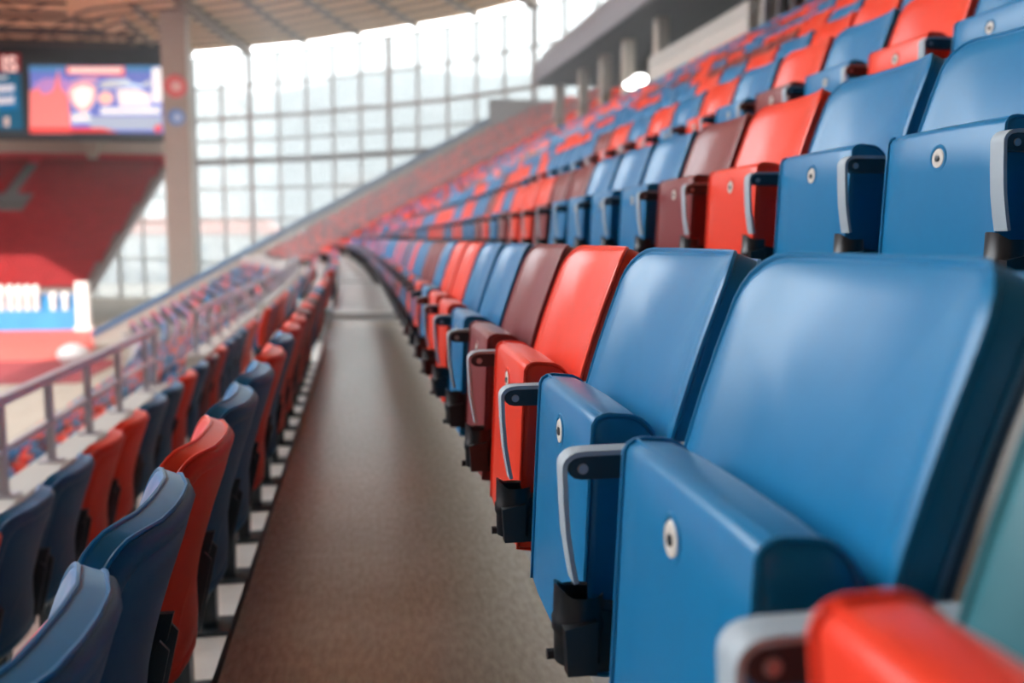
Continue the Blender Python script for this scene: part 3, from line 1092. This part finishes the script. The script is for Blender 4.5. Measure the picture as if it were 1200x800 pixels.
# pillar with round signs
b = MB()
b.box(-1.2, 1.2, -1.15, 1.15, 0, ZR - ZF)
b.box(-1.5, 1.5, -1.4, 1.4, 0, 1.0)
pil = build('pillar', b, M_PILLAR, None, False)
PD = 99.0
pil.location = (-17.93, PD, ZF)
tag(pil, 'tall beige concrete pillar beside the video screen', 'pillar')
for nm, dz, rad, m, lab in (('round_sign', 14.75, 1.10, M_SIGNR, 'round red sign on the beige pillar'), ('round_sign', 11.8, 0.82, M_SIGNB, 'round blue sign on the beige pillar')):
    b = MB()
    b.lathe([(rad, 0.06), (rad, -0.06), (rad * 0.05, -0.06)], (0, 0, 0), 'y', 24)
    o = build(nm, b, m)
    o.location = (-17.85, PD - 1.22, dz + H)
    tag(o, lab, 'sign')
    b = MB()
    b.lathe([(rad * 0.45, 0.01), (rad * 0.45, -0.02), (rad * 0.05, -0.02)], (0.1, -0.07, -0.05), 'y', 16)
    build('emblem', b, mat('sign_pale', (0.75, 0.45, 0.43) if m is M_SIGNR else (0.45, 0.60, 0.80), rough=0.5), o)

# video screens
def em(name, rgb, st=1.0):
    return mat('led_' + name, rgb, rough=0.6, spec=0.1, emit=st * 0.42)
SY = 114.0
def scr_pt(px, py, SY=SY):
    """point of the photograph on the plane y = SY"""
    u, v = (px - 600) / FPX, (400 - py) / FPX
    dy = cos(TH) + v * sin(TH)
    dz = -sin(TH) + v * cos(TH)
    X, Y = u * cos(PSI) + dy * sin(PSI), -u * sin(PSI) + dy * cos(PSI)
    t = SY / Y
    return X * t, H + dz * t
def screen(name, rect, label, bgcol, bgst):
    x0, z1 = scr_pt(rect[0], rect[1])
    x1, z0 = scr_pt(rect[2], rect[3])
    root = empty(name, ((x0 + x1) / 2, SY, z0))
    cx, cz = root.location.x, z0
    b = MB()
    b.box(x0 - cx, x1 - cx, 0, 0.2, 0, z1 - z0)
    build('display', b, em(name, bgcol, bgst), root, False)
    tag(root, label, 'screen', 'video screens of the far stand')
    return root, cx, cz
def shape(root, cx, cz, pts, rgb, st, nm='picture_area', lift=0.03):
    P = [scr_pt(*p) for p in pts]
    b = MB().prism([(x - cx, z - cz) for x, z in P], 'y', -lift, 0.0)
    return link(nm, b.mesh(nm, em(nm, rgb, st), False), root)
xh0, zh1 = scr_pt(-60, 56)
xh1, zh0 = scr_pt(197, 165)
b = MB()
b.box(xh0, xh1, SY + 0.21, SY + 2.2, zh0, ZR - 0.02)
hx0, hz1 = scr_pt(30, 56)
o = build('screen_housing', b, M_HOUS, None, False)
tag(o, 'dark housing that carries the video screens', 'housing')
def circ(cx, cy, rx, ry, n=16):
    return [(cx + rx * cos(2 * pi * k / n), cy + ry * sin(2 * pi * k / n)) for k in range(n)]
root, cx, cz = screen('video_screen', (34, 77, 192, 156), 'wide video screen with a white shield on red and blue picture', (0.16, 0.22, 0.62), 0.9)
def sh(pts, rgb, st=1.0, nm='picture_area', lift=0.03):
    return shape(root, cx, cz, pts, rgb, st, nm, lift)
sh([(34, 77), (192, 77), (192, 84), (34, 84)], (0.08, 0.27, 0.55), 0.9)
sh([(40, 98), (52, 92), (66, 92), (69, 80), (72, 92), (84, 96), (84, 110), (40, 110)], (0.50, 0.27, 0.62), 0.9, lift=0.05)
sh([(35, 106), (46, 104), (50, 111), (60, 108), (64, 103), (68, 82), (71, 103), (80, 112), (84, 156), (35, 156)], (0.90, 0.24, 0.22), 1.0, lift=0.07)
sh([(35, 150), (120, 150), (138, 155), (35, 155)], (0.75, 0.03, 0.03), 1.0, lift=0.09)
sh([(78, 78), (146, 78), (146, 89), (78, 87)], (0.85, 0.10, 0.10), 1.0, lift=0.09)
sh([(81, 79.5), (143, 79.5), (143, 86), (81, 85.5)], (1.0, 0.82, 0.76), 1.0, 'picture_title', 0.11)
sh([(84, 96), (98, 91), (116, 91), (112, 97), (84, 103)], (0.72, 0.40, 0.55), 1.0, lift=0.09)
sh([(81, 104), (97, 98), (113, 101), (112, 117), (106, 127), (97, 132), (87, 125), (81, 113)], (1.0, 0.62, 0.55), 1.0, 'picture_shield', 0.10)
sh([(86, 107), (97, 102), (108, 105), (107, 116), (97, 127), (88, 118)], (1.0, 0.97, 0.93), 1.2, 'picture_shield', 0.12)
sh(circ(124, 115, 9, 8), (1.0, 0.62, 0.52), 1.0, lift=0.10)
sh([(115, 98), (128, 93), (150, 92), (158, 103), (176, 93), (176, 101), (120, 104)], (0.55, 0.60, 0.66), 1.0, lift=0.09)
sh([(137, 105), (160, 104), (176, 110), (176, 124), (140, 124)], (1.0, 0.90, 0.86), 1.1, 'picture_caption', 0.10)
sh([(118, 126), (188, 125), (188, 134), (118, 134)], (0.85, 0.90, 0.94), 1.0, 'picture_caption', 0.10)
sh([(178, 80), (190, 79), (190, 120), (178, 120)], (0.95, 0.95, 0.97), 1.1, 'picture_caption', 0.10)
sh([(96, 136), (190, 136), (190, 152), (110, 152)], (0.42, 0.52, 0.66), 0.9, lift=0.05)
sh([(84, 133), (105, 131), (106, 143), (84, 144)], (0.78, 0.84, 0.88), 1.0, lift=0.09)
sh([(180, 150), (188, 145), (190, 152), (184, 156)], (0.8, 0.05, 0.05), 1.0, lift=0.12)
root2, cx2, cz2 = screen('video_screen', (-60, 62, 27, 152), 'dark teal video screen with white lettering beside the wide screen', (0.010, 0.11, 0.20), 0.8)
def sh2(pts, rgb, st=1.0, nm='picture_area', lift=0.03):
    return shape(root2, cx2, cz2, pts, rgb, st, nm, lift)
sh2([(-60, 63), (24, 63), (24, 85), (-60, 85)], (0.22, 0.015, 0.02), 0.8)
sh2([(-40, 98), (18, 97), (22, 128), (-40, 132)], (0.01, 0.16, 0.36), 0.9, lift=0.05)
def lettering(root, cx, cz, txt, px, py, hpx, rgb, st):
    cu = bpy.data.curves.new('lettering', 'FONT')
    cu.body = txt
    x, z = scr_pt(px, py)
    x2, z2 = scr_pt(px, py - hpx)
    cu.size = (z2 - z) * 1.38
    cu.extrude = 0.02
    cu.offset = 0.05
    tmp = bpy.data.objects.new('lettering', cu)
    col.objects.link(tmp)
    cu.materials.append(em('letters', rgb, st))
    bpy.context.view_layer.update()
    me = bpy.data.meshes.new_from_object(tmp.evaluated_get(bpy.context.evaluated_depsgraph_get()))
    bpy.data.objects.remove(tmp)
    o = link('lettering', me, root)
    o.location = (x - cx, -0.14, z - cz)
    o.rotation_euler = (pi / 2, 0, 0)
    return o
lettering(root2, cx2, cz2, 'IS', 3, 83, 18, (0.95, 0.72, 0.66), 1.0)
sh2([(-20, 91), (9, 89), (9, 92), (-20, 95)], (0.55, 0.62, 0.66), 0.8, 'picture_caption', 0.08)
sh2([(-20, 101), (17, 99), (17, 107), (-20, 110)], (0.62, 0.66, 0.72), 0.8, 'picture_caption', 0.08)
sh2([(-20, 116), (17, 113), (17, 121), (-20, 124)], (0.62, 0.66, 0.72), 0.8, 'picture_caption', 0.08)
sh2([(5, 137), (11, 137), (11, 148), (5, 148)], (0.60, 0.48, 0.42), 0.8, 'picture_caption', 0.08)

# ------------------------------------------------------------------ pitch side: hoarding, posts, track
b = MB()
b.box(-61, -26.8, 94.5, 95.0, 0, 3.2)
b.box(-61, -26.8, 94.3, 95.1, 3.2, 3.35)
o = build('hoarding', b, M_BANNER, None, False)
o.location = (0, 0, ZF)
tag(o, 'blue hoarding along the foot of the far stand', 'hoarding')
struct('trim_1', MB().box(-61, -26.8, 93.45, 94.25, ZF, ZF + 1.9), M_BANNER, 'blue ledge along the foot of the hoarding')
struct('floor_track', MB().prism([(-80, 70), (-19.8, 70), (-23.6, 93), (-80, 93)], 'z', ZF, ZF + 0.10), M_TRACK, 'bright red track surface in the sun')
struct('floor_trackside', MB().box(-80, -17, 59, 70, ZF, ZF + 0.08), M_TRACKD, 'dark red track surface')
def white_post(px, hgt, wid, lab):
    b = MB()
    b.lathe([(wid * 0.45, 0), (wid * 0.5, 0.1), (wid * 0.42, hgt * 0.5), (wid * 0.55, hgt * 0.62), (wid * 0.5, hgt * 0.9), (wid * 0.25, hgt), (0.02, hgt)], (0, 0, 0), 'z', 12)
    o = build('white_post', b, M_WHITE)
    x, z = scr_pt(px, 350, 94.0)
    o.location = (x, 93.85, ZF + 1.9)
    tag(o, lab, 'post', 'white posts along the blue hoarding')
for px in (2, 13, 23, 33, 43):
    white_post(px, 2.4, 0.62, 'tall white rounded post on the ledge of the blue hoarding')
for px in (63, 77):
    white_post(px, 1.7, 0.62, 'shorter white rounded post on the ledge of the blue hoarding')
b = MB()
b.box(-0.55, 0.55, -0.5, 0.5, 0, 4.6)
b.box(-0.75, 0.75, -0.7, 0.7, 0, 0.4)
o = build('gate_post', b, M_WHITE, None, False)
o.location = (scr_pt(99, 380, 92.7)[0], 92.7, ZF)
tag(o, 'square white gate post at the end of the blue hoarding', 'post')
b = MB()
b.lathe([(0.05, 0), (0.95, 0.1), (1.25, 0.7), (1.0, 1.3), (0.4, 1.7), (0.05, 1.75)], (0, 0, 0), 'z', 14)
o = build('covered_bundle', b, M_WHITE)
o.scale = (0.9, 0.7, 0.75)
o.location = (scr_pt(86, 415, 68.5)[0], 68.5, ZF + 0.08)
tag(o, 'white rounded covered bundle at the edge of the red track', 'bundle')

# ------------------------------------------------------------------ outside
b = MB()
b.box(-700, 700, 128, 1200, -9.6, -9.2)
b.box(60, 700, -300, 128, -9.6, -9.2)
struct('floor_outside', b, M_EARTH, 'pale ground outside the stadium')
def far_building(name, x, y, wd, dp, h, roof, label, nf, nw):
    r = empty(name, (x, y, -9.2))
    build('walls', MB().box(-wd / 2, wd / 2, 0, dp, 0, h), M_CITY, r, False)
    build('roof', MB().prism([(-wd / 2 - 0.6, h), (wd / 2 + 0.6, h), (wd / 2 - 2, h + 3), (-wd / 2 + 2, h + 3)], 'y', -0.6, dp + 0.6), roof, r, False)
    wm = MB().box(-0.9, 0.9, -0.12, 0.1, 0, 1.6).mesh('window', M_CITYW, False)
    for i in range(nw):
        for j in range(nf):
            o = link('window', wm, r)
            o.location = (-wd / 2 + (i + 0.5) * wd / nw, 0, 2 + j * (h - 3) / max(1, nf))
    tag(r, label, 'building')
far_building('apartment_block', -40, 190, 46, 16, 11, M_CITYR, 'low pale building with a pink roof beyond the glass', 3, 12)
far_building('office_block', 28, 260, 70, 20, 24, M_CITY, 'wide pale office block beyond the glass', 6, 18)
far_building('tower_block', -52, 300, 30, 20, 52, M_CITY, 'tall pale tower block beyond the glass', 12, 8)
b = MB()
ridge = []
for k in range(41):
    x = -500 + 25 * k
    ridge.append((x, 98 + 12 * sin(k * 0.31 + 0.6) + 3 * sin(k * 1.3)))
rings = []
for yy, f in ((480, 0.0), (520, 0.55), (570, 1.0), (700, 0.4)):
    rings.append([(x, yy, -9.2 + z * f) for x, z in ridge])
b.loft(rings, closed=False)
struct('hills', b, M_HILL, 'hazy grey hills on the horizon', smooth=True)

# ------------------------------------------------------------------ thin haze hanging in the bowl
hz = bpy.data.materials.new('haze')
hz.use_nodes = True
t = hz.node_tree
t.nodes.clear()
ho = t.nodes.new('ShaderNodeOutputMaterial')
hv = t.nodes.new('ShaderNodeVolumeScatter')
hv.inputs['Color'].default_value = (1.0, 0.98, 0.97, 1)
hv.inputs['Density'].default_value = 0.012
hv.inputs['Anisotropy'].default_value = 0.35
t.links.new(hv.outputs[0], ho.inputs['Volume'])
o = build('haze', sweep(MB(), [(-2.6, -0.4), (9.6, 6.3), (9.6, 8.2), (-2.6, 8.2)], 6, 58), hz, None, False)
tag(o, 'thin pale haze filling the far part of the bowl', 'haze', kind='stuff')
